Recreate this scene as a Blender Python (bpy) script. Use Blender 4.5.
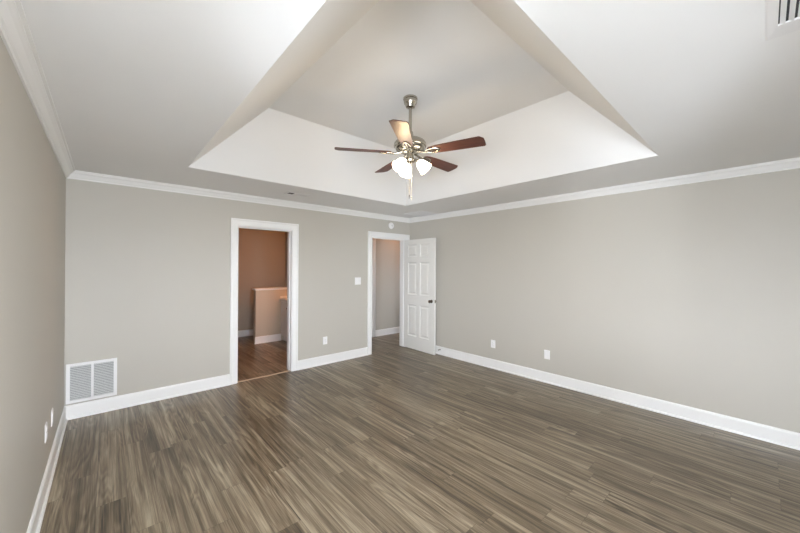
import bpy, bmesh, math, random
from mathutils import Vector, Matrix
PI = math.pi
random.seed(4)
for o in list(bpy.data.objects):
    bpy.data.objects.remove(o)
SC = bpy.context.scene
COL = SC.collection

# ------------------------------------------------------------------ camera
W, H = 4.638, 2.44          # room width, ceiling height (back wall at y=0, left wall at x=0)
YF = -4.95                  # wall behind the camera
CAM = Vector((0.2965, -4.5652, 1.5092))
yaw, pit, rol, F = 0.7316, 0.0026, 0.0055, 327.5
fw = Vector((math.sin(yaw), math.cos(yaw), 0)); rt = Vector((math.cos(yaw), -math.sin(yaw), 0)); up = Vector((0, 0, 1))
f2 = fw*math.cos(pit) + up*math.sin(pit); u2 = up*math.cos(pit) - fw*math.sin(pit)
r3 = rt*math.cos(rol) + u2*math.sin(rol); u3 = u2*math.cos(rol) - rt*math.sin(rol)
cd = bpy.data.cameras.new('camera'); cam = bpy.data.objects.new('camera', cd); COL.objects.link(cam)
cam.matrix_world = Matrix(((r3.x, u3.x, -f2.x, CAM.x), (r3.y, u3.y, -f2.y, CAM.y), (r3.z, u3.z, -f2.z, CAM.z), (0, 0, 0, 1)))
cd.sensor_fit = 'HORIZONTAL'; cd.sensor_width = 36; cd.lens = 36*F/800; cd.clip_start = 0.02
SC.camera = cam

# ------------------------------------------------------------------ world, daylight, exposure
wd = bpy.data.worlds.new('sky'); SC.world = wd; wd.use_nodes = True
nt = wd.node_tree; bg = nt.nodes['Background']
tcw = nt.nodes.new('ShaderNodeTexCoord'); sxyz = nt.nodes.new('ShaderNodeSeparateXYZ'); hz = nt.nodes.new('ShaderNodeMath'); hz.operation = 'GREATER_THAN'; hz.inputs[1].default_value = 0
mixw = nt.nodes.new('ShaderNodeMix'); mixw.data_type = 'RGBA'
GROUND, SKY = (1.7, 1.7, 1.65, 1), (14.2, 15.0, 16.9, 1)     # sunlit ground below the horizon, pale sky above
mixw.inputs['A'].default_value = GROUND; mixw.inputs['B'].default_value = SKY
nt.links.new(tcw.outputs['Generated'], sxyz.inputs[0]); nt.links.new(sxyz.outputs['Z'], hz.inputs[0])
nt.links.new(hz.outputs[0], mixw.inputs['Factor']); nt.links.new(mixw.outputs['Result'], bg.inputs[0]); bg.inputs[1].default_value = 1.0
SC.view_settings.view_transform = 'Standard'; SC.view_settings.look = 'None'
SC.view_settings.gamma = 1; SC.view_settings.use_curve_mapping = False
SC.view_settings.exposure = 0.21

def area(name, loc, direction, sx, sy, power, col, spread=PI):
    d = bpy.data.lights.new(name, 'AREA'); d.shape = 'RECTANGLE'; d.size = sx; d.size_y = sy
    d.energy = power; d.color = col; d.spread = spread
    o = bpy.data.objects.new(name, d); COL.objects.link(o); o.location = loc
    o.rotation_euler = Vector(direction).to_track_quat('-Z', 'Z').to_euler(); return o
def point(name, loc, power, col, r=0.05):
    d = bpy.data.lights.new(name, 'POINT'); d.energy = power; d.color = col; d.shadow_soft_size = r
    o = bpy.data.objects.new(name, d); COL.objects.link(o); o.location = loc; return o
DAY = (0.89, 0.972, 1.085)
WIN_L = (-4.85, -3.75)      # added left-wall window, y range
WIN_F = (0.15, 1.35)        # added window behind the camera, x range
WZ = (0.80, 2.05)
# added light panels beyond the left window, then the one behind the viewer (position along the wall, height, power)
for q, z, e in ((-6.3, .9, 345), (-5.0, 1.0, 85), (-3.8, 1.0, 35), (-4.1, 1.75, 265)):
    area('daylight_fill', (-2.2, q, z), (1, 0, 0), 1.5, 1.1, e*1.08, DAY)
for q, z, e in ((-2.4, 1.75, 240), (-1.2, 1.75, 330), (0, 1.0, 55), (0, 1.75, 60), (1.2, 1.0, 80), (1.2, 1.75, 190)):
    area('daylight_fill', (q, YF-2.2, z), (0, 1, 0), 1.3, 1.1, e*1.08, DAY)
point('bath_lamp', (3.2, 0.85, 1.85), 23, (1, 0.40, 0.12), 0.06)
point('hall_lamp', (5.3, 0.5, 2.3), 4.5, (1, 0.40, 0.12), 0.08)
area('hall_fill', (6.27, 0.6, 1.15), (-1, 0, 0), 0.8, 1.6, 9, DAY)  # added fill to brighten the hall wall; that end has no window

# ------------------------------------------------------------------ materials
def mat(name, col, rough=0.5, metal=0.0, spec=0.5, bump=None, var=0.0, vscale=3):
    m = bpy.data.materials.new(name); m.use_nodes = True; n = m.node_tree.nodes; l = m.node_tree.links
    b = n['Principled BSDF']; b.inputs['Base Color'].default_value = (*col, 1); b.inputs['Roughness'].default_value = rough
    b.inputs['Metallic'].default_value = metal; b.inputs['Specular IOR Level'].default_value = spec
    tc = n.new('ShaderNodeTexCoord')
    if var:
        t = n.new('ShaderNodeTexNoise'); t.inputs['Scale'].default_value = vscale; l.new(tc.outputs['Object'], t.inputs['Vector'])
        mx = n.new('ShaderNodeMix'); mx.data_type = 'RGBA'; mx.inputs['A'].default_value = (*[c*(1-var) for c in col], 1)
        mx.inputs['B'].default_value = (*[min(1, c*(1+var)) for c in col], 1)
        l.new(t.outputs['Fac'], mx.inputs['Factor']); l.new(mx.outputs['Result'], b.inputs['Base Color'])
    if bump:
        t = n.new('ShaderNodeTexNoise'); t.inputs['Scale'].default_value = bump[0]; t.inputs['Detail'].default_value = 4
        l.new(tc.outputs['Object'], t.inputs['Vector'])
        bp = n.new('ShaderNodeBump'); bp.inputs['Strength'].default_value = bump[1]; bp.inputs['Distance'].default_value = 0.002
        l.new(t.outputs['Fac'], bp.inputs['Height']); l.new(bp.outputs['Normal'], b.inputs['Normal'])
    return m
M_WALL = mat('greige_paint', (0.50, 0.469, 0.409), 0.55, spec=0.4, bump=(220, 0.05), var=0.01)
M_CEIL = mat('ceiling_paint', (0.87, 0.86, 0.84), 0.8, spec=0.2, bump=(160, 0.06), var=0.01)
M_BATH = mat('tan_bathroom_paint', (0.40, 0.335, 0.26), 0.55, spec=0.4, bump=(220, 0.05), var=0.01)
M_HALF = mat('half_wall_paint', (0.54, 0.465, 0.36), 0.5, var=0.01)
M_TRIM = mat('white_trim_paint', (0.83, 0.815, 0.785), 0.35, var=0.01)
M_DOOR = mat('white_door_paint', (0.77, 0.75, 0.70), 0.4, var=0.01)
M_PLATE = mat('white_plastic', (0.83, 0.815, 0.80), 0.35, var=0.01)
M_SLOT = mat('dark_slot', (0.03, 0.03, 0.03), 0.6, var=0.05)
M_GRILLE = mat('grille_enamel', (0.62, 0.62, 0.60), 0.45, var=0.01)
M_DARK = mat('duct_dark', (0.06, 0.06, 0.06), 0.8, var=0.1)
M_FILTER = mat('filter_grey', (0.10, 0.105, 0.105), 0.9, var=0.1)
M_NICKEL = mat('brushed_nickel', (0.47, 0.435, 0.37), 0.22, 1.0, bump=(400, 0.05))
M_KNOB = mat('dark_bronze', (0.16, 0.13, 0.10), 0.3, 1.0, var=0.1)
M_COUNTER = mat('cultured_marble', (0.80, 0.76, 0.70), 0.25, var=0.05, vscale=8)
M_VANITY = mat('vanity_paint', (0.62, 0.60, 0.56), 0.45, var=0.02)
M_THRESH = mat('threshold_strip', (0.46, 0.36, 0.26), 0.45, var=0.05)
M_CHAIN = mat('chain_metal', (0.75, 0.68, 0.55), 0.3, 1.0, var=0.03)

def wood_floor():
    m = bpy.data.materials.new('greige_oak_planks'); m.use_nodes = True; n = m.node_tree.nodes; l = m.node_tree.links
    b = n['Principled BSDF']; tc = n.new('ShaderNodeTexCoord')
    def node(t, **k):
        x = n.new(t)
        for a, v in k.items(): setattr(x, a, v)
        return x
    def val(x, i, v): x.inputs[i].default_value = v
    def mth(op, a, b=None):
        x = node('ShaderNodeMath', operation=op)
        for i, q in enumerate((a, b)):
            if q is None: continue
            if isinstance(q, (int, float)): val(x, i, q)
            else: l.new(q, x.inputs[i])
        return x.outputs[0]
    PW, PL = 0.152, 1.22                                   # plank width and length; planks run along y
    xyz = node('ShaderNodeSeparateXYZ'); l.new(tc.outputs['Object'], xyz.inputs[0])
    u = mth('DIVIDE', mth('ADD', xyz.outputs['X'], 0.045), PW); row = mth('FLOOR', u)
    w1 = node('ShaderNodeTexWhiteNoise', noise_dimensions='1D'); l.new(row, w1.inputs['W'])
    v_ = mth('ADD', mth('DIVIDE', xyz.outputs['Y'], PL), mth('MULTIPLY', w1.outputs['Value'], 7.3)); colm = mth('FLOOR', v_)
    cmb = node('ShaderNodeCombineXYZ'); l.new(row, cmb.inputs['X']); l.new(colm, cmb.inputs['Y'])
    w2 = node('ShaderNodeTexWhiteNoise', noise_dimensions='2D'); l.new(cmb.outputs[0], w2.inputs['Vector'])
    def edge(f, size):                                     # distance in metres to the nearest plank edge
        fr = mth('FRACT', f); return mth('MULTIPLY', mth('MINIMUM', fr, mth('SUBTRACT', 1.0, fr)), size)
    gapr = node('ShaderNodeMapRange'); val(gapr, 'From Min', 0.0004); val(gapr, 'From Max', 0.0016); val(gapr, 'To Min', 0.0)
    l.new(mth('MINIMUM', edge(u, PW), edge(v_, PL)), gapr.inputs['Value'])
    GAP, RND = gapr.outputs['Result'], w2.outputs['Value']
    # per-plank offset of the grain
    off = node('ShaderNodeCombineXYZ')
    mu = node('ShaderNodeMath', operation='MULTIPLY'); l.new(RND, mu.inputs[0]); val(mu, 1, 37.0)
    l.new(mu.outputs[0], off.inputs['Y']); l.new(mu.outputs[0], off.inputs['Z'])
    add = node('ShaderNodeVectorMath', operation='ADD'); l.new(tc.outputs['Object'], add.inputs[0]); l.new(off.outputs[0], add.inputs[1])
    def noise(sc, scale, det, rough=0.55, dist=0.0):
        mp = node('ShaderNodeMapping'); val(mp, 'Scale', sc); l.new(add.outputs[0], mp.inputs['Vector'])
        t = node('ShaderNodeTexNoise'); val(t, 'Scale', scale); val(t, 'Detail', det); val(t, 'Roughness', rough); val(t, 'Distortion', dist)
        l.new(mp.outputs[0], t.inputs['Vector']); return t
    g1 = noise((21, 0.50, 1), 1.6, 6, 0.65, 0.4)       # broad streaks
    g2 = noise((120, 1.5, 1), 1.5, 5, 0.7, 0.1)       # fine grain
    g3 = noise((5.5, 0.6, 1), 1.3, 3, 0.6, 0.9)      # cloudy dark knots
    cn = noise((5.5, 0.55, 1), 1.25, 2, 0.45, 0.3)   # cathedral figure: contour lines of a stretched field
    cm = node('ShaderNodeMath', operation='MULTIPLY'); l.new(cn.outputs['Fac'], cm.inputs[0]); val(cm, 1, 90.0)
    wv = node('ShaderNodeMath', operation='SINE'); l.new(cm.outputs[0], wv.inputs[0])
    gate = noise((3.2, 0.7, 1), 1.6, 2)
    gm = node('ShaderNodeMapRange'); val(gm, 'From Min', 0.42); val(gm, 'From Max', 0.58); l.new(gate.outputs['Fac'], gm.inputs['Value'])
    wg = node('ShaderNodeMath', operation='MULTIPLY'); l.new(wv.outputs[0], wg.inputs[0]); l.new(gm.outputs['Result'], wg.inputs[1])
    def madd(a, k, base):
        x = node('ShaderNodeMath', operation='MULTIPLY_ADD'); l.new(a, x.inputs[0]); val(x, 1, k)
        if isinstance(base, float): val(x, 2, base)
        else: l.new(base, x.inputs[2])
        return x.outputs[0]
    s = madd(g1.outputs['Fac'], 1.2, -0.73)
    s = madd(g2.outputs['Fac'], 0.75, s)
    s = madd(g3.outputs['Fac'], 0.66, s)
    s = madd(wg.outputs[0], 0.075, s)
    s = madd(RND, 0.11, s)
    ramp = node('ShaderNodeValToRGB'); e = ramp.color_ramp.elements
    e[0].position = 0.28; e[0].color = (0.045, 0.033, 0.021, 1)
    e[1].position = 0.95; e[1].color = (0.40, 0.335, 0.235, 1)
    k = e.new(0.52); k.color = (0.125, 0.093, 0.058, 1)
    k = e.new(0.70); k.color = (0.225, 0.177, 0.117, 1)
    l.new(s, ramp.inputs['Fac'])
    mx = node('ShaderNodeMix', data_type='RGBA', blend_type='MULTIPLY'); val(mx, 'Factor', 0.5)
    l.new(ramp.outputs['Color'], mx.inputs['A']); l.new(GAP, mx.inputs['B'])
    l.new(mx.outputs['Result'], b.inputs['Base Color'])
    rr = madd(g2.outputs['Fac'], 0.18, 0.24); l.new(rr, b.inputs['Roughness'])
    b.inputs['Specular IOR Level'].default_value = 0.5
    bp = node('ShaderNodeBump'); val(bp, 'Strength', 0.12); val(bp, 'Distance', 0.003)
    h = node('ShaderNodeMath', operation='MULTIPLY'); l.new(g2.outputs['Fac'], h.inputs[0]); l.new(GAP, h.inputs[1])
    l.new(h.outputs[0], bp.inputs['Height']); l.new(bp.outputs['Normal'], b.inputs['Normal'])
    return m
M_FLOOR = wood_floor()

def blade_wood():
    m = bpy.data.materials.new('walnut_blade'); m.use_nodes = True; n = m.node_tree.nodes; l = m.node_tree.links
    b = n['Principled BSDF']; tc = n.new('ShaderNodeTexCoord'); mp = n.new('ShaderNodeMapping'); mp.inputs['Scale'].default_value = (2.5, 45, 1)
    l.new(tc.outputs['Object'], mp.inputs['Vector'])
    t = n.new('ShaderNodeTexNoise'); t.inputs['Scale'].default_value = 2; t.inputs['Detail'].default_value = 4; l.new(mp.outputs[0], t.inputs['Vector'])
    r = n.new('ShaderNodeValToRGB'); e = r.color_ramp.elements
    e[0].position = 0.3; e[0].color = (0.055, 0.018, 0.013, 1); e[1].position = 0.75; e[1].color = (0.13, 0.043, 0.026, 1)
    l.new(t.outputs['Fac'], r.inputs['Fac']); l.new(r.outputs['Color'], b.inputs['Base Color'])
    b.inputs['Roughness'].default_value = 0.45
    return m
M_BLADE = blade_wood()
def glow(name, col, s):
    m = bpy.data.materials.new(name); m.use_nodes = True; b = m.node_tree.nodes['Principled BSDF']
    b.inputs['Base Color'].default_value = (0.9, 0.88, 0.84, 1); b.inputs['Roughness'].default_value = 0.4
    b.inputs['Emission Color'].default_value = (*col, 1); b.inputs['Emission Strength'].default_value = s; return m
M_SHADE = glow('lit_frosted_glass', (1, 0.90, 0.74), 6)
M_BULB = glow('lit_bulb', (1, 0.86, 0.66), 12)
def glass():
    m = bpy.data.materials.new('window_glass'); m.use_nodes = True; b = m.node_tree.nodes['Principled BSDF']
    b.inputs['Base Color'].default_value = (0.8, 0.85, 0.85, 1); b.inputs['Roughness'].default_value = 0.02; b.inputs['Alpha'].default_value = 0.08; return m
M_GLASS = glass()

# ------------------------------------------------------------------ mesh helpers
class MB:
    def __init__(s): s.v = []; s.f = []
    def add(s, vs, fs):
        k = len(s.v); s.v += [tuple(x) for x in vs]; s.f += [tuple(i+k for i in q) for q in fs]; return s
    def box(s, a, b):
        x0, y0, z0 = a; x1, y1, z1 = b
        return s.add([(x0, y0, z0), (x1, y0, z0), (x1, y1, z0), (x0, y1, z0), (x0, y0, z1), (x1, y0, z1), (x1, y1, z1), (x0, y1, z1)],
                     [(0, 3, 2, 1), (4, 5, 6, 7), (0, 1, 5, 4), (1, 2, 6, 5), (2, 3, 7, 6), (3, 0, 4, 7)])
    def rings(s, R, closed_ring=True, caps=True):
        n = len(R[0]); vs = [p for r in R for p in r]; fs = []
        for i in range(len(R)-1):
            for j in range(n if closed_ring else n-1):
                k = (j+1) % n; fs.append((i*n+j, i*n+k, (i+1)*n+k, (i+1)*n+j))
        if caps: fs += [tuple(range(n-1, -1, -1)), tuple((len(R)-1)*n+j for j in range(n))]
        return s.add(vs, fs)
    def lathe(s, prof, c=(0, 0, 0), axis=(0, 0, 1), n=28, caps=True):
        q = Vector((0, 0, 1)).rotation_difference(Vector(axis).normalized()); c = Vector(c); R = []
        for r, z in prof:
            R.append([c + q @ Vector((r*math.cos(2*PI*i/n), r*math.sin(2*PI*i/n), z)) for i in range(n)])
        return s.rings(R, True, caps)
    def tube(s, pts, r, n=10):
        pts = [Vector(p) for p in pts]; R = []
        for i, p in enumerate(pts):
            t = (pts[min(i+1, len(pts)-1)] - pts[max(i-1, 0)]).normalized()
            a = t.orthogonal().normalized() if i == 0 else (a - t*a.dot(t)).normalized()
            b = t.cross(a); rr = r[i] if isinstance(r, (list, tuple)) else r
            R.append([p + a*rr*math.cos(2*PI*j/n) + b*rr*math.sin(2*PI*j/n) for j in range(n)])
        return s.rings(R)
    def ball(s, c, r, n=14, sc=(1, 1, 1)):
        R = []
        for i in range(1, n):
            t = PI*i/n
            R.append([(c[0]+sc[0]*r*math.sin(t)*math.cos(2*PI*j/n), c[1]+sc[1]*r*math.sin(t)*math.sin(2*PI*j/n), c[2]-sc[2]*r*math.cos(t)) for j in range(n)])
        return s.rings(R)
    def xf(s, M): s.v = [tuple(M @ Vector(p)) for p in s.v]; return s
    def build(s, name, m, parent=None, smooth=False, bevel=0.0, origin=None):
        if origin is not None: s.v = [(p[0]-origin[0], p[1]-origin[1], p[2]-origin[2]) for p in s.v]
        me = bpy.data.meshes.new(name); me.from_pydata(s.v, [], s.f); me.update()
        bm = bmesh.new(); bm.from_mesh(me); bmesh.ops.recalc_face_normals(bm, faces=bm.faces); bm.to_mesh(me); bm.free()
        me.materials.append(m)
        o = bpy.data.objects.new(name, me); COL.objects.link(o)
        if origin is not None: o.location = origin
        if parent: o.parent = parent
        if smooth:
            for p in me.polygons: p.use_smooth = True
            e = o.modifiers.new('edge', 'EDGE_SPLIT'); e.split_angle = math.radians(38)
        if bevel:
            b = o.modifiers.new('soft', 'BEVEL'); b.width = bevel; b.segments = 2; b.limit_method = 'ANGLE'
        return o
def structure(o, label=None):
    o['kind'] = 'structure'
    if label: o['label'] = label
    return o
def thing(o, label, cat, group=None):
    o['label'] = label; o['category'] = cat
    if group: o['group'] = group
    return o
def empty(name, loc, rot=(0, 0, 0)):
    o = bpy.data.objects.new(name, None); o.empty_display_size = 0.1; COL.objects.link(o); o.location = loc; o.rotation_euler = rot; return o

# ------------------------------------------------------------------ floor
structure(MB().box((-0.12, YF-0.12, -0.1), (W+0.12, 0.03, 0)).build('floor', M_FLOOR), 'greige oak plank floor of the empty bedroom')
structure(MB().box((0.5, 0.03, -0.1), (3.5, 3.07, 0)).build('floor_bathroom', M_FLOOR), 'plank floor seen through the bathroom doorway')
structure(MB().box((3.5, 0.03, -0.1), (6.4, 1.25, 0)).build('floor_hall', M_FLOOR), 'plank floor seen through the open hall door')

# ------------------------------------------------------------------ walls
T = 0.15
BO = (1.575, 2.293)     # bathroom opening
EO = (3.743, 4.528)     # hall opening
ZO = 2.03
def wall_y(name, y0, y1, x0, x1, holes, z1=2.56, label=None, m=M_WALL):
    b = MB(); x = x0
    for a, c, zb, zt in holes:
        b.box((x, y0, 0), (a, y1, z1))
        if zb > 0: b.box((a, y0, 0), (c, y1, zb))
        b.box((a, y0, zt), (c, y1, z1)); x = c
    b.box((x, y0, 0), (x1, y1, z1))
    return structure(b.build(name, m), label)
def wall_x(name, x0, x1, y0, y1, holes, z1=2.56, label=None, m=M_WALL):
    b = MB(); y = y0
    for a, c, zb, zt in holes:
        b.box((x0, y, 0), (x1, a, z1))
        if zb > 0: b.box((x0, a, 0), (x1, c, zb))
        b.box((x0, a, zt), (x1, c, z1)); y = c
    b.box((x0, y, 0), (x1, y1, z1))
    return structure(b.build(name, m), label)
wall_y('wall_back', 0, T, -T, W+T, [(BO[0]-0.018, BO[1]+0.018, 0, ZO+0.018), (EO[0]-0.018, EO[1]+0.018, 0, ZO+0.018)], label='greige wall holding the bathroom doorway and the hall door')
wall_x('wall_left', -T, 0, YF-T, 0, [(WIN_L[0], WIN_L[1], WZ[0], WZ[1])], label='greige wall running along the left side')
wall_x('wall_right', W, W+T, YF-T, 0, [], label='long greige wall behind the open white door')
wall_y('wall_front', YF-T, YF, 0, W, [(WIN_F[0], WIN_F[1], WZ[0], WZ[1])], label='greige wall behind the viewer')
# bathroom and hall beyond
wall_x('wall_bathroom_right', 3.422, 3.5, T, 2.95, [], m=M_BATH, label='bathroom wall behind the vanity')
wall_x('wall_bathroom_left', 0.5, 0.62, T, 2.95, [], m=M_BATH, label='bathroom wall left of the doorway')
wall_y('wall_bathroom_back', 2.95, 3.07, 0.5, 3.5, [], m=M_BATH, label='far bathroom wall behind the half wall')
wall_y('wall_hall_back', 1.1, 1.22, 3.5, 6.4, [], label='hall wall facing the open door')
wall_x('wall_hall_left', 3.5, 3.58, T, 1.1, [], label='hall wall beside the bathroom')
wall_x('wall_hall_right', 6.3, 6.4, T, 1.1, [], label='far end wall of the hall')
wall_y('wall_hall_front', 0, T, W+T, 6.4, [], label='hall wall beside the door')

# ------------------------------------------------------------------ ceiling with raised tray
TX, TY = (0.864, 3.664), (-3.98, -0.948)
UX, UY, UZ = (1.387, 3.085), (-3.50, -1.554), 2.950
b = MB(); O = [(-T, YF-T), (W+T, YF-T), (W+T, T), (-T, T)]
I = [(TX[0], TY[0]), (TX[1], TY[0]), (TX[1], TY[1]), (TX[0], TY[1])]
U = [(UX[0], UY[0]), (UX[1], UY[0]), (UX[1], UY[1]), (UX[0], UY[1])]
vs = [(x, y, H) for x, y in O] + [(x, y, H) for x, y in I] + [(x, y, UZ) for x, y in U]
vs += [(x, y, H+0.1) for x, y in O] + [(x, y, UZ+0.1) for x, y in I] + [(x, y, UZ+0.1) for x, y in O]
fs = []
for i in range(4):
    j = (i+1) % 4
    fs += [(i, j, 4+j, 4+i), (4+i, 4+j, 8+j, 8+i), (i, 20+i, 20+j, j)]
fs += [(8, 9, 10, 11), (20, 23, 22, 21)]
o = MB().add(vs[:12] + vs[20:24], [tuple(k if k < 12 else k-8 for k in q) for q in fs]).build('ceiling', M_CEIL)
structure(o, 'off-white ceiling with a raised tray around the fan')
structure(MB().box((0.5, T, H), (3.5, 3.07, H+0.1)).build('ceiling_bathroom', M_CEIL), 'bathroom ceiling')
structure(MB().box((3.5, T, H), (6.4, 1.22, H+0.1)).build('ceiling_hall', M_CEIL), 'hall ceiling')

# ------------------------------------------------------------------ trim: crown, baseboards, casings
CR = [(0, -.078), (.009, -.078), (.012, -.073), (.012, -.064), (.020, -.059), (.027, -.048), (.038, -.032), (.050, -.022), (.055, -.019), (.055, -.011), (.068, -.009), (.068, 0), (0, 0)]
def crown(name, side, label):
    b = MB()
    def P(u, z, e):    # e: 0 start, 1 end
        if side == 'back': return (u if e == 0 else W-u, -u, H+z)
        if side == 'front': return (u if e == 0 else W-u, YF+u, H+z)
        if side == 'left': return (u, -u if e == 0 else YF+u, H+z)
        return (W-u, -u if e == 0 else YF+u, H+z)
    b.rings([[P(u, z, e) for u, z in CR] for e in (0, 1)])
    return structure(b.build(name, M_TRIM), label)
crown('trim_1', 'back', 'white crown moulding above the two doorways')
crown('trim_2', 'left', 'white crown moulding along the left wall')
crown('trim_3', 'right', 'white crown moulding along the right wall')
crown('trim_4', 'front', 'white crown moulding behind the viewer')
BB = [(0, 0), (.027, 0), (.027, .006), (.025, .013), (.020, .018), (.0145, .020), (.0145, .118), (.011, .128), (.006, .134), (0, .136)]
def base(name, p0, p1, nrm, m0=0, m1=0, label=None):
    p0, p1, n = Vector((*p0, 0)), Vector((*p1, 0)), Vector((*nrm, 0)); t = (p1-p0).normalized()
    R = [[p0 + n*u + t*u*m0 + Vector((0, 0, z)) for u, z in BB], [p1 + n*u - t*u*m1 + Vector((0, 0, z)) for u, z in BB]]
    return structure(MB().rings(R).build(name, M_TRIM), label)
CW = 0.09
base('baseboard_left', (0, 0), (0, YF), (1, 0), 1, 1, 'white baseboard along the left wall')
base('baseboard_right', (W, 0), (W, YF), (-1, 0), 1, 1, 'white baseboard along the right wall')
base('baseboard_back', (0, 0), (BO[0]-CW-.004, 0), (0, -1), 1, 0, 'white baseboard below the wall grille')
base('baseboard_back_middle', (BO[1]+CW+.004, 0), (EO[0]-CW-.004, 0), (0, -1), 0, 0, 'white baseboard between the two doorways')
base('baseboard_front', (0, YF), (W, YF), (0, 1), 1, 1, 'white baseboard behind the viewer')
base('baseboard_hall', (4.665, 1.1), (6.3, 1.1), (0, -1), 0, 0, 'white baseboard of the hall wall')
base('baseboard_bathroom', (0.62, 2.95), (3.42, 2.95), (0, -1), 0, 0, 'white baseboard of the far bathroom wall')
CP = [(0, 0), (0, .009), (.006, .013), (.022, .016), (.060, .016), (.068, .018), (.074, .022), (.086, .022), (.09, .018), (.09, 0)]
def casing(name, x0, x1, zt, y, s, label, zs=None):
    zs = zs or [1]*len(CP)
    R = [[(x0-.005-w, y+s*t, 0) for w, t in CP], [(x0-.005-w, y+s*t, zt+.005+w*1.06) for w, t in CP],
         [(x1+.005+w, y+s*t, zt+.005+w*1.06) for w, t in CP], [(x1+.005+w, y+s*t, 0) for w, t in CP]]
    return structure(MB().rings(R).build(name, M_TRIM), label)
casing('trim_5', BO[0], BO[1], ZO, 0, -1, 'white casing around the bathroom doorway')
casing('trim_6', EO[0], EO[1], ZO, 0, -1, 'white casing around the hall doorway')
casing('trim_7', 3.77, 4.565, ZO, 1.1, -1, 'white casing on the hall wall')
casing('trim_12', BO[0], BO[1], ZO, T, 1, 'white casing on the bathroom side')
def jamb(name, x0, x1, zt, label, stop_y):
    b = MB(); e = .001; k = .018
    b.box((x0-k, -e, 0), (x0, T+e, zt)); b.box((x1, -e, 0), (x1+k, T+e, zt)); b.box((x0-k, -e, zt), (x1+k, T+e, zt+k))
    s0, s1 = stop_y
    b.box((x0, s0, 0), (x0+.011, s1, zt)); b.box((x1-.011, s0, 0), (x1, s1, zt)); b.box((x0+.011, s0, zt-.011), (x1-.011, s1, zt))
    return structure(b.build(name, M_TRIM), label)
jamb('trim_8', BO[0], BO[1], ZO, 'white jamb inside the bathroom doorway', (.055, .082))
jamb('trim_9', EO[0], EO[1], ZO, 'white jamb inside the hall doorway', (.042, .08))
structure(MB().rings([[(x, .03+a, z) for a, z in [(-.022, 0), (-.016, .006), (.016, .006), (.022, 0)]] for x in (BO[0], BO[1])]).build('trim_10', M_THRESH), 'thin tan threshold strip across the bathroom doorway')
# half wall in the bathroom with cap and baseboard
b = MB().box((2.475, 2.07, 0), (3.42, 2.19, 1.055)); structure(b.build('wall_half', M_HALF), 'low half wall in the bathroom beside the vanity')
structure(MB().box((2.462, 2.055, 1.04), (3.42, 2.205, 1.055)).box((2.445, 2.04, 1.055), (3.42, 2.22, 1.08)).build('trim_11', M_TRIM, bevel=.004), 'painted cap on the bathroom half wall')
base('baseboard_half_wall', (2.475, 2.07), (2.975, 2.07), (0, -1), -1, 0, 'white baseboard at the foot of the bathroom half wall')

# added windows out of view, put in to give the light a source
def window(name, ax, a0, a1, label):
    z0, z1 = WZ; b = MB(); k = .05; g = MB()
    def bx(m, p, q, d0, d1, za, zb):
        if ax == 'x': m.box((d0-.12, p, za), (d1-.12, q, zb))
        else: m.box((p, YF+d0-.12, za), (q, YF+d1-.12, zb))
    for p, q, za, zb in [(a0, a0+k, z0, z1), (a1-k, a1, z0, z1), (a0+k, a1-k, z0, z0+k), (a0+k, a1-k, z1-k, z1), (a0+k, a1-k, (z0+z1)/2-.02, (z0+z1)/2+.02)]:
        bx(b, p, q, .02, .09, za, zb)
    w = structure(b.build(name, M_TRIM), label)
    bx(g, a0+k, a1-k, .05, .056, z0+k, z1-k); g.build('pane', M_GLASS, w)
window('added_window_1', 'x', *WIN_L, 'added unseen sash window in the left wall')
window('added_window_2', 'y', *WIN_F, 'added unseen sash window behind the viewer')

# ------------------------------------------------------------------ six-panel door, swung open against the right wall
DWID, DH, DT = 0.80, 2.015, 0.035
hinge = (4.526, 0.018, 0.008)
door = MB()
pz = [(0.235, 0.815), (1.0, 1.595), (1.695, 1.925)]; px = [(0.100, 0.345), (0.43, 0.675)]
def slab(b):
    # local: x along leaf from hinge, y thickness 0..DT, z up
    xs = [0, px[0][0], px[0][1], px[1][0], px[1][1], DWID]; zs = [0, pz[0][0], pz[0][1], pz[1][0], pz[1][1], pz[2][0], pz[2][1], DH]
    for yf, s in ((0, 1), (DT, -1)):
        for i in range(5):
            for j in range(7):
                x0, x1, z0, z1 = xs[i], xs[i+1], zs[j], zs[j+1]
                if i in (1, 3) and j in (1, 3, 5):
                    loops = []
                    for ins, d in ((0, 0), (.006, .004), (.014, .011), (.030, .011), (.052, .003)):
                        loops.append([(x0+ins, yf+s*d, z0+ins), (x1-ins, yf+s*d, z0+ins), (x1-ins, yf+s*d, z1-ins), (x0+ins, yf+s*d, z1-ins)])
                    R = loops; n = 4; vs = [p for r in R for p in r]; fs = []
                    for a in range(len(R)-1):
                        for c in range(4):
                            fs.append((a*4+c, a*4+(c+1) % 4, a*4+4+(c+1) % 4, a*4+4+c))
                    fs.append(tuple(range(len(vs)-4, len(vs)))); b.add(vs, fs)
                else:
                    b.add([(x0, yf, z0), (x1, yf, z0), (x1, yf, z1), (x0, yf, z1)], [(0, 1, 2, 3)])
    for i in range(5): 
        for z in (0, DH): b.add([(xs[i], 0, z), (xs[i+1], 0, z), (xs[i+1], DT, z), (xs[i], DT, z)], [(0, 1, 2, 3)])
    for j in range(7):
        for x in (0, DWID): b.add([(x, 0, zs[j]), (x, DT, zs[j]), (x, DT, zs[j+1]), (x, 0, zs[j+1])], [(0, 1, 2, 3)])
slab(door)
d1 = door.build('door_1', M_DOOR)
bm = bmesh.new(); bm.from_mesh(d1.data); bmesh.ops.remove_doubles(bm, verts=bm.verts, dist=1e-5); bmesh.ops.recalc_face_normals(bm, faces=bm.faces); bm.to_mesh(d1.data); bm.free()
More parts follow.
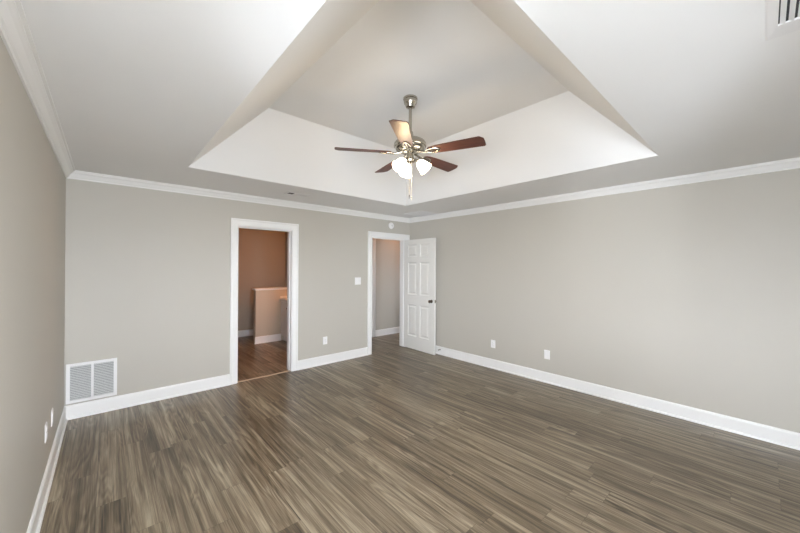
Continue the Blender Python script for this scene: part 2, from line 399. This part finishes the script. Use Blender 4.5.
# leaf x axis points to -y (toward the room), thickness toward -x
d1.location = hinge; d1.rotation_euler = (0, 0, math.radians(-92.5))
structure(d1, 'white six-panel door standing open against the right wall')
kz, kx = 0.915, DWID-0.07
KP = [(.030, 0), (.031, .004), (.027, .008), (.012, .010), (.011, .028), (.018, .034), (.026, .044), (.0275, .052), (.023, .061), (.010, .066)]
k = MB().lathe(KP, (kx, 0, kz), (0, -1, 0), 24)
k = k.build('door_knob', M_KNOB, d1, smooth=True); k['label'] = 'dark bronze knob'
k = MB().lathe(KP, (kx, DT, kz), (0, 1, 0), 24).build('door_knob', M_KNOB, d1, smooth=True)
MB().box((DWID-.001, .006, kz-.028), (DWID+.002, DT-.006, kz+.028)).box((DWID, .011, kz-.010), (DWID+.009, DT-.011, kz+.010)).build('latch', M_NICKEL, d1)
for z in (0.2, 1.0, 1.82):
    MB().lathe([(.006, -.045), (.006, .045)], (-.004, DT+.001, z), n=12).lathe([(.004, .045), (.007, .047), (.004, .053)], (-.004, DT+.001, z), n=12).build('hinge', M_NICKEL, d1)
d2 = structure(MB().box((3.772, 1.085, 0.01), (4.563, 1.099, 2.028)).build('door_2', M_DOOR), 'white hall door across from the bedroom door')

# door stop on the right baseboard
ds = MB().lathe([(.012, 0), (.012, .004), (.006, .006), (.006, .030), (.010, .032), (.010, .042), (.006, .045)], (W-.0145, -.800, .085), (-1, 0, 0), 14)
thing(ds.build('door_stop', M_KNOB, smooth=True, origin=(W-.0145, -.800, .085)), 'small dark door stop on the right baseboard beside the open door', 'door stop')

# ------------------------------------------------------------------ return air grille
gx0, gx1, gz0, gz1 = 0.012, 0.39, 0.152, 0.54
g = MB(); yy = -.014; fr = .028
for a, c in (((gx0, gz0), (gx0+fr, gz1)), ((gx1-fr, gz0), (gx1, gz1)), ((gx0+fr, gz0), (gx1-fr, gz0+fr)), ((gx0+fr, gz1-fr), (gx1-fr, gz1)), (((gx0+gx1)/2-.010, gz0+fr), ((gx0+gx1)/2+.010, gz1-fr))):
    g.box((a[0], yy, a[1]), (c[0], 0, c[1]))
g = g.build('return_air_grille', M_PLATE, bevel=.002)
thing(g, 'white return air grille with two louvred panels low in the left corner', 'vent')
for p0, p1 in ((gx0+fr, (gx0+gx1)/2-.010), ((gx0+gx1)/2+.010, gx1-fr)):
    s = MB(); n = 20; z0 = gz0+fr; dz = (gz1-gz0-2*fr)/n
    for i in range(n):
        z = z0 + (i+.5)*dz; a = .0052
        s.add([(p0, -.012, z-a), (p1, -.012, z-a), (p1, -.003, z+a), (p0, -.003, z+a), (p0, -.011, z-a-.001), (p1, -.011, z-a-.001), (p1, -.002, z+a-.001), (p0, -.002, z+a-.001)],
              [(0, 1, 2, 3), (7, 6, 5, 4), (0, 4, 5, 1), (2, 6, 7, 3), (1, 5, 6, 2), (0, 3, 7, 4)])
    s.build('louver_panel', M_GRILLE, g)
    MB().box((p0, -.0018, gz0+fr), (p1, -.0005, gz1-fr)).build('filter', M_FILTER, g)

# ------------------------------------------------------------------ outlets, switch, wall plates
def outlet(name, loc, rz, label, kind='duplex', group=None, w=.074, h=.118):
    e = empty(name, loc, (0, 0, rz)); thing(e, label, {'duplex': 'outlet', 'blank': 'wall plate', 'switch': 'light switch'}[kind], group)
    # local: plate in xz plane facing -y
    b = MB()
    R = [[(-w/2+i, -t, -h/2+i), (w/2-i, -t, -h/2+i), (w/2-i, -t, h/2-i), (-w/2+i, -t, h/2-i)] for i, t in ((0, 0), (0, .003), (.004, .006))]
    b.rings(R); b.build('cover_plate', M_PLATE, e)
    if kind == 'duplex':
        for s in (-1, 1):
            c = s*.0205
            r = MB().rings([[(x, y, c+z) for x, z in [(-.0165, -.009), (-.010, -.0145), (.010, -.0145), (.0165, -.009), (.0165, .009), (.010, .0145), (-.010, .0145), (-.0165, .009)]] for y in (-.005, -.0085)])
            r = r.build('receptacle', M_PLATE, e)
            MB().box((-.0075, -.0088, c+.001), (-.0055, -.0084, c+.009)).box((.0055, -.0088, c+.002), (.0075, -.0088+.0004, c+.008)).lathe([(.0025, 0), (.0025, .0004)], (0, -.0084, c-.007), (0, -1, 0), 10).build('slot', M_SLOT, r)
        MB().lathe([(.003, 0), (.003, .001)], (0, -.006, 0), (0, -1, 0), 10).build('screw', M_NICKEL, e)
    elif kind == 'blank':
        MB().rings([[(-.017, y, -.033), (.017, y, -.033), (.017, y, .033), (-.017, y, .033)] for y in (-.005, -.0075)]).build('insert', M_PLATE, e)
        for z in (-.045, .045): MB().lathe([(.003, 0), (.003, .001)], (0, -.006, z), (0, -1, 0), 10).build('screw', M_PLATE, e)
    else:
        for x in (-.023, .023):
            t = MB().box((x-.005, -.0065, -.012), (x+.005, -.0055, .012)).build('toggle_slot', M_PLATE, e)
            MB().rings([[(x-.0035, -.006, -.004), (x+.0035, -.006, -.004), (x+.0035, -.006, .006), (x-.0035, -.006, .006)], [(x-.003, -.017, .005), (x+.003, -.017, .005), (x+.003, -.016, .010), (x-.003, -.016, .010)]]).build('toggle', M_PLATE, t)
            for z in (-.030, .030): MB().lathe([(.003, 0), (.003, .001)], (x, -.006, z), (0, -1, 0), 10).build('screw', M_PLATE, e)
    return e
outlet('wall_outlet', (2.838, 0, 0.365), 0, 'white wall outlet on the back wall between the two doorways', group='wall outlets')
outlet('wall_outlet', (W, -1.838, 0.365), -PI/2, 'white wall outlet on the right wall nearer the open door', group='wall outlets')
outlet('wall_plate', (W, -2.647, 0.367), -PI/2, 'flat white wall plate on the right wall farther from the door', 'blank')
outlet('wall_outlet', (0, -1.33, 0.385), PI/2, 'white wall outlet on the left wall farther from the grille', group='wall outlets')
outlet('wall_plate', (0, -0.995, 0.372), PI/2, 'thin white wall plate on the left wall nearer the grille', 'blank')
outlet('light_switch', (3.445, 0, 1.275), 0, 'white double light switch left of the hall door', 'switch', w=.118, h=.122)

# round white sensor above the hall door
sd = MB().lathe([(.058, 0), (.058, .010), (.054, .022), (.044, .030), (.020, .033)], (4.167, 0, 2.268), (0, -1, 0), 32).build('smoke_detector', M_PLATE, smooth=True, origin=(4.167, 0, 2.268))
thing(sd, 'small round white detector on the wall above the hall door', 'smoke detector')
MB().lathe([(.016, .031), (.016, .0345), (.012, .036)], (0, 0, 0), (0, -1, 0), 20).build('test_button', M_GRILLE, sd, smooth=True)

# ------------------------------------------------------------------ ceiling registers
def register(name, x0, x1, y0, y1, fr, nsl, along, label, tilt=1, drop=.008, fill=M_DARK, flip=0):
    cx, cy = (x0+x1)/2, (y0+y1)/2; fx, fy = fr
    b = MB()
    O = [(x0, y0), (x1, y0), (x1, y1), (x0, y1)]; I = [(x0+fx, y0+fy), (x1-fx, y0+fy), (x1-fx, y1-fy), (x0+fx, y1-fy)]
    M_ = [(x0+.006, y0+.006), (x1-.006, y0+.006), (x1-.006, y1-.006), (x0+.006, y1-.006)]
    R = [[(x, y, H) for x, y in O], [(x, y, H-drop*.6) for x, y in M_], [(x, y, H-drop) for x, y in I], [(x, y, H-.001) for x, y in I]]
    b.rings(R, True, False)
    o = b.build(name, M_PLATE, origin=(cx, cy, H)); thing(o, label, 'vent')
    MB().box((x0+fx, y0+fy, H-.0015), (x1-fx, y1-fy, H-.0005)).build('duct_opening', fill, o, origin=None).matrix_parent_inverse = Matrix.Translation((-cx, -cy, -H))
    for i in range(nsl):
        s = MB(); t = (i+.5)/nsl; a = .0065
        if i < flip: tilt = 1
        elif flip: tilt = -1
        if along == 'x':
            y = y0+fy + t*(y1-y0-2*fy); q = [(y-tilt*a, H-.0095), (y+tilt*a, H-.0028), (y+tilt*a-.0012, H-.0022), (y-tilt*a-.0012, H-.0089)]
            s.rings([[(x, p, z) for p, z in q] for x in (x0+fx, x1-fx)])
        else:
            x = x0+fx + t*(x1-x0-2*fx); q = [(x-tilt*a, H-.0095), (x+tilt*a, H-.0028), (x+tilt*a-.0012, H-.0022), (x-tilt*a-.0012, H-.0089)]
            s.rings([[(p, y, z) for p, z in q] for y in (y0+fy, y1-fy)])
        s.build('slat', M_PLATE, o).matrix_parent_inverse = Matrix.Translation((-cx, -cy, -H))
    return o
register('ceiling_vent', 1.965, 2.285, -.645, -.485, (.025, .025), 11, 'y', 'slim white ceiling vent with a dark slot above the bathroom doorway', tilt=-1, flip=3)
register('ceiling_vent', 4.12, 4.57, -.80, -.40, (.03, .03), 14, 'x', 'square white ceiling vent in the corner above the open door', tilt=-1, drop=.013, fill=M_FILTER)
register('ceiling_vent', 1.72, 2.29, -4.80, -4.564, (.105, .033), 8, 'x', 'white ceiling vent with dark slats at the top right edge', tilt=1)

# ------------------------------------------------------------------ bathroom vanity
v = empty('bathroom_vanity', (3.2, 1.5, 0)); thing(v, 'painted bathroom vanity with pale countertop beyond the bathroom doorway', 'vanity')
def vp(b, name, m, par=v, **k):
    o = b.xf(Matrix.Translation((-3.2, -1.5, 0))).build(name, m, par, **k); return o
vp(MB().box((2.98, 0.85, .10), (3.42, 2.068, .825)).box((3.03, 0.86, 0), (3.42, 2.066, .10)), 'cabinet', M_VANITY)
vp(MB().box((2.945, 0.83, .825), (3.42, 2.069, .865)).box((3.40, 0.83, .865), (3.419, 2.069, .96)), 'countertop', M_COUNTER, bevel=.006)
vp(MB().box((2.955, 2.05, .865), (3.40, 2.069, .905)), 'side_splash', M_COUNTER, bevel=.004)
for i, (a, c) in enumerate(((0.88, 1.25), (1.27, 1.64), (1.66, 2.03))):
    d = MB()
    for p, q, z0, z1, t in ((a, c, .14, .80, .018), (a+.06, c-.06, .20, .74, .010)):
        pass
    d.box((2.960, a, .14), (2.98, a+.06, .80)).box((2.960, c-.06, .14), (2.98, c, .80)).box((2.960, a+.06, .14), (2.98, c-.06, .20)).box((2.960, a+.06, .74), (2.98, c-.06, .80)).box((2.968, a+.06, .20), (2.98, c-.06, .74))
    dd = vp(d, 'cabinet_door', M_VANITY)
    kb = MB().lathe([(.006, 0), (.006, .012), (.014, .018), (.015, .026), (.008, .030)], (2.96, c-.03 if i % 2 else a+.03, .69), (-1, 0, 0), 16)
    kb = vp(kb, 'knob', M_KNOB, dd, smooth=True); kb['label'] = 'dark bronze knob'

# ------------------------------------------------------------------ ceiling fan
FX, FY = 2.212, -2.552
fan = empty('ceiling_fan', (FX, FY, UZ)); thing(fan, 'brushed nickel ceiling fan with five walnut blades and three lit glass shades', 'ceiling fan')
def fp(b, name, m, par=fan, **k):
    return b.xf(Matrix.Translation((0, 0, -UZ))).build(name, m, par, **k)
fp(MB().lathe([(.056, 2.950), (.060, 2.946), (.061, 2.932), (.056, 2.928), (.056, 2.912), (.053, 2.900), (.043, 2.890), (.041, 2.876), (.037, 2.868), (.020, 2.864), (.016, 2.860)], n=36), 'canopy', M_NICKEL, smooth=True)
fp(MB().lathe([(.0138, 2.875), (.0138, 2.625)], n=20).lathe([(.022, 2.66), (.024, 2.655), (.030, 2.615)], n=24), 'downrod', M_NICKEL, smooth=True)
mh = [(.030, 2.606), (.060, 2.602), (.095, 2.592), (.122, 2.577), (.136, 2.558), (.138, 2.544), (.136, 2.532), (.128, 2.528), (.128, 2.518), (.118, 2.503), (.095, 2.495), (.060, 2.491), (.058, 2.486)]
fp(MB().lathe(mh, n=48), 'motor_housing', M_NICKEL, smooth=True)
kit = fp(MB().lathe([(.066, 2.492), (.068, 2.486), (.066, 2.480), (.040, 2.476), (.034, 2.472), (.033, 2.435), (.040, 2.430), (.046, 2.418), (.042, 2.404), (.026, 2.394), (.010, 2.388), (.006, 2.378)], n=36), 'switch_housing', M_NICKEL, smooth=True)
# blades: angle measured from the camera's right, positive away from the viewer
base_ang = -yaw
BZ = 2.478
def blade_mesh():
    b = MB(); L0, L1 = 0.175, 0.630
    out = [(L0, -.040), (L0+.03, -.050), (L0+.12, -.058), (L1-.030, -.069), (L1-.002, -.036), (L1, 0), (L1-.003, .056), (L1-.014, .069), (L0+.12, .058), (L0+.03, .050), (L0, .040), (L0-.012, .026), (L0-.016, 0), (L0-.012, -.026)]
    b.rings([[(x, y, z) for x, y in out] for z in (-.003, .003)])
    return b
def iron_mesh():
    b = MB()
    b.box((.050, -.016, -.001), (.150, .016, .006)) if False else None
    # arm from the motor, forked into a loop under the blade root
    b.tube([(.060, 0, .010), (.095, 0, .000), (.130, 0, -.008), (.150, 0, -.008)], [.012, .010, .009, .009], 10)
    loop = []
    n = 28
    for i in range(n):
        a = 2*PI*i/n; loop.append((.205 + .060*math.cos(a), .030*math.sin(a)*(1.0 if math.cos(a) < .2 else 1-.25*math.cos(a)), -.008))
    R = []
    for i in range(n):
        p = Vector(loop[i]); t = (Vector(loop[(i+1) % n]) - Vector(loop[i-1])).normalized(); a = Vector((0, 0, 1)); c = t.cross(a)
        R.append([p + c*.0065*math.cos(2*PI*j/8) + a*.0045*math.sin(2*PI*j/8) for j in range(8)])
    R.append(R[0]); b.rings(R, True, False)
    b.box((.145, -.006, -.010), (.262, .006, -.005))
    for x, y in ((.190, .0), (.235, .018), (.235, -.018)): b.lathe([(.006, 0), (.005, .003)], (x, y, -.005), (0, 0, -1), 10)
    return b
bl, ir = blade_mesh(), iron_mesh()
proto = None
for i in range(5):
    th = math.radians(45 + 72*i) + base_ang
    if proto is None:
        proto = bl.build('blade', M_BLADE, fan, bevel=.0015); iron = ir.build('blade_iron', M_NICKEL, proto, smooth=True); iron['label'] = 'nickel bracket with an oval loop'; o = proto
    else:
        o = proto.copy(); COL.objects.link(o); o.parent = fan
        c = iron.copy(); COL.objects.link(c); c.parent = o
    o.location = (0, 0, BZ-UZ)
    o.rotation_euler = (Matrix.Rotation(th, 3, 'Z') @ Matrix.Rotation(math.radians(-11.5), 3, 'X')).to_euler()
# three bell shades
for ph in (-15, 105, 225):
    th = math.radians(ph) + base_ang; dr = Vector((math.cos(th), math.sin(th), 0))
    ax = (dr*0.68 + Vector((0, 0, -0.73))).normalized()
    c0 = dr*.064 + Vector((0, 0, 2.412))
    fp(MB().tube([dr*.020 + Vector((0, 0, 2.420)), dr*.045 + Vector((0, 0, 2.424)), c0 - ax*.004, c0 + ax*.006], [.009, .009, .011, .016], 12).lathe([(.017, -.004), (.023, .004), (.024, .022), (.020, .024)], c0, ax, 24), 'lamp_arm', M_NICKEL, kit, smooth=True).matrix_parent_inverse = Matrix()
    prof = [(.022, .012), (.026, .020), (.036, .032), (.043, .050), (.047, .070), (.053, .092), (.059, .108), (.057, .109), (.050, .091), (.045, .070), (.041, .050), (.034, .034), (.020, .022)]
    sh = fp(MB().lathe(prof, c0, ax, 32, False), 'lamp_shade', M_SHADE, smooth=True); sh['label'] = 'lit white glass bell shade'
    bb = MB().lathe([(.012, .018), (.012, .035), (.020, .050), (.027, .068), (.027, .080), (.020, .094), (.008, .100)], c0, ax, 20)
    fp(bb, 'bulb', M_BULB, sh, smooth=True)
    p = c0 + ax*.125
    point('fan_lamp', (FX+p.x, FY+p.y, p.z), 4.2, (1, 0.73, 0.41), 0.04)
# pull chains
rr, ff = Vector((math.cos(-yaw), math.sin(-yaw), 0)), Vector((math.sin(yaw), math.cos(yaw), 0))
for (a, d, z1, fm, fl, fr_) in ((-.006, -.046, 2.115, M_KNOB, .030, .0045), (.012, -.046, 2.10, M_CHAIN, .030, .005)):
    p = rr*a + ff*d; b = MB()
    b.tube([(p.x, p.y, 2.43), (p.x, p.y, z1)], .0014, 6)
    z = 2.42
    while z > z1:
        b.ball((p.x, p.y, z), .0026, 6); z -= .011
    ch = fp(b, 'pull_chain', M_CHAIN, fan)
    fp(MB().lathe([(.002, 0), (fr_, -.006), (fr_*.9, -fl*.6), (fr_*.6, -fl), (.001, -fl-.002)], (p.x, p.y, z1), n=12), 'fob', fm, ch, smooth=True)
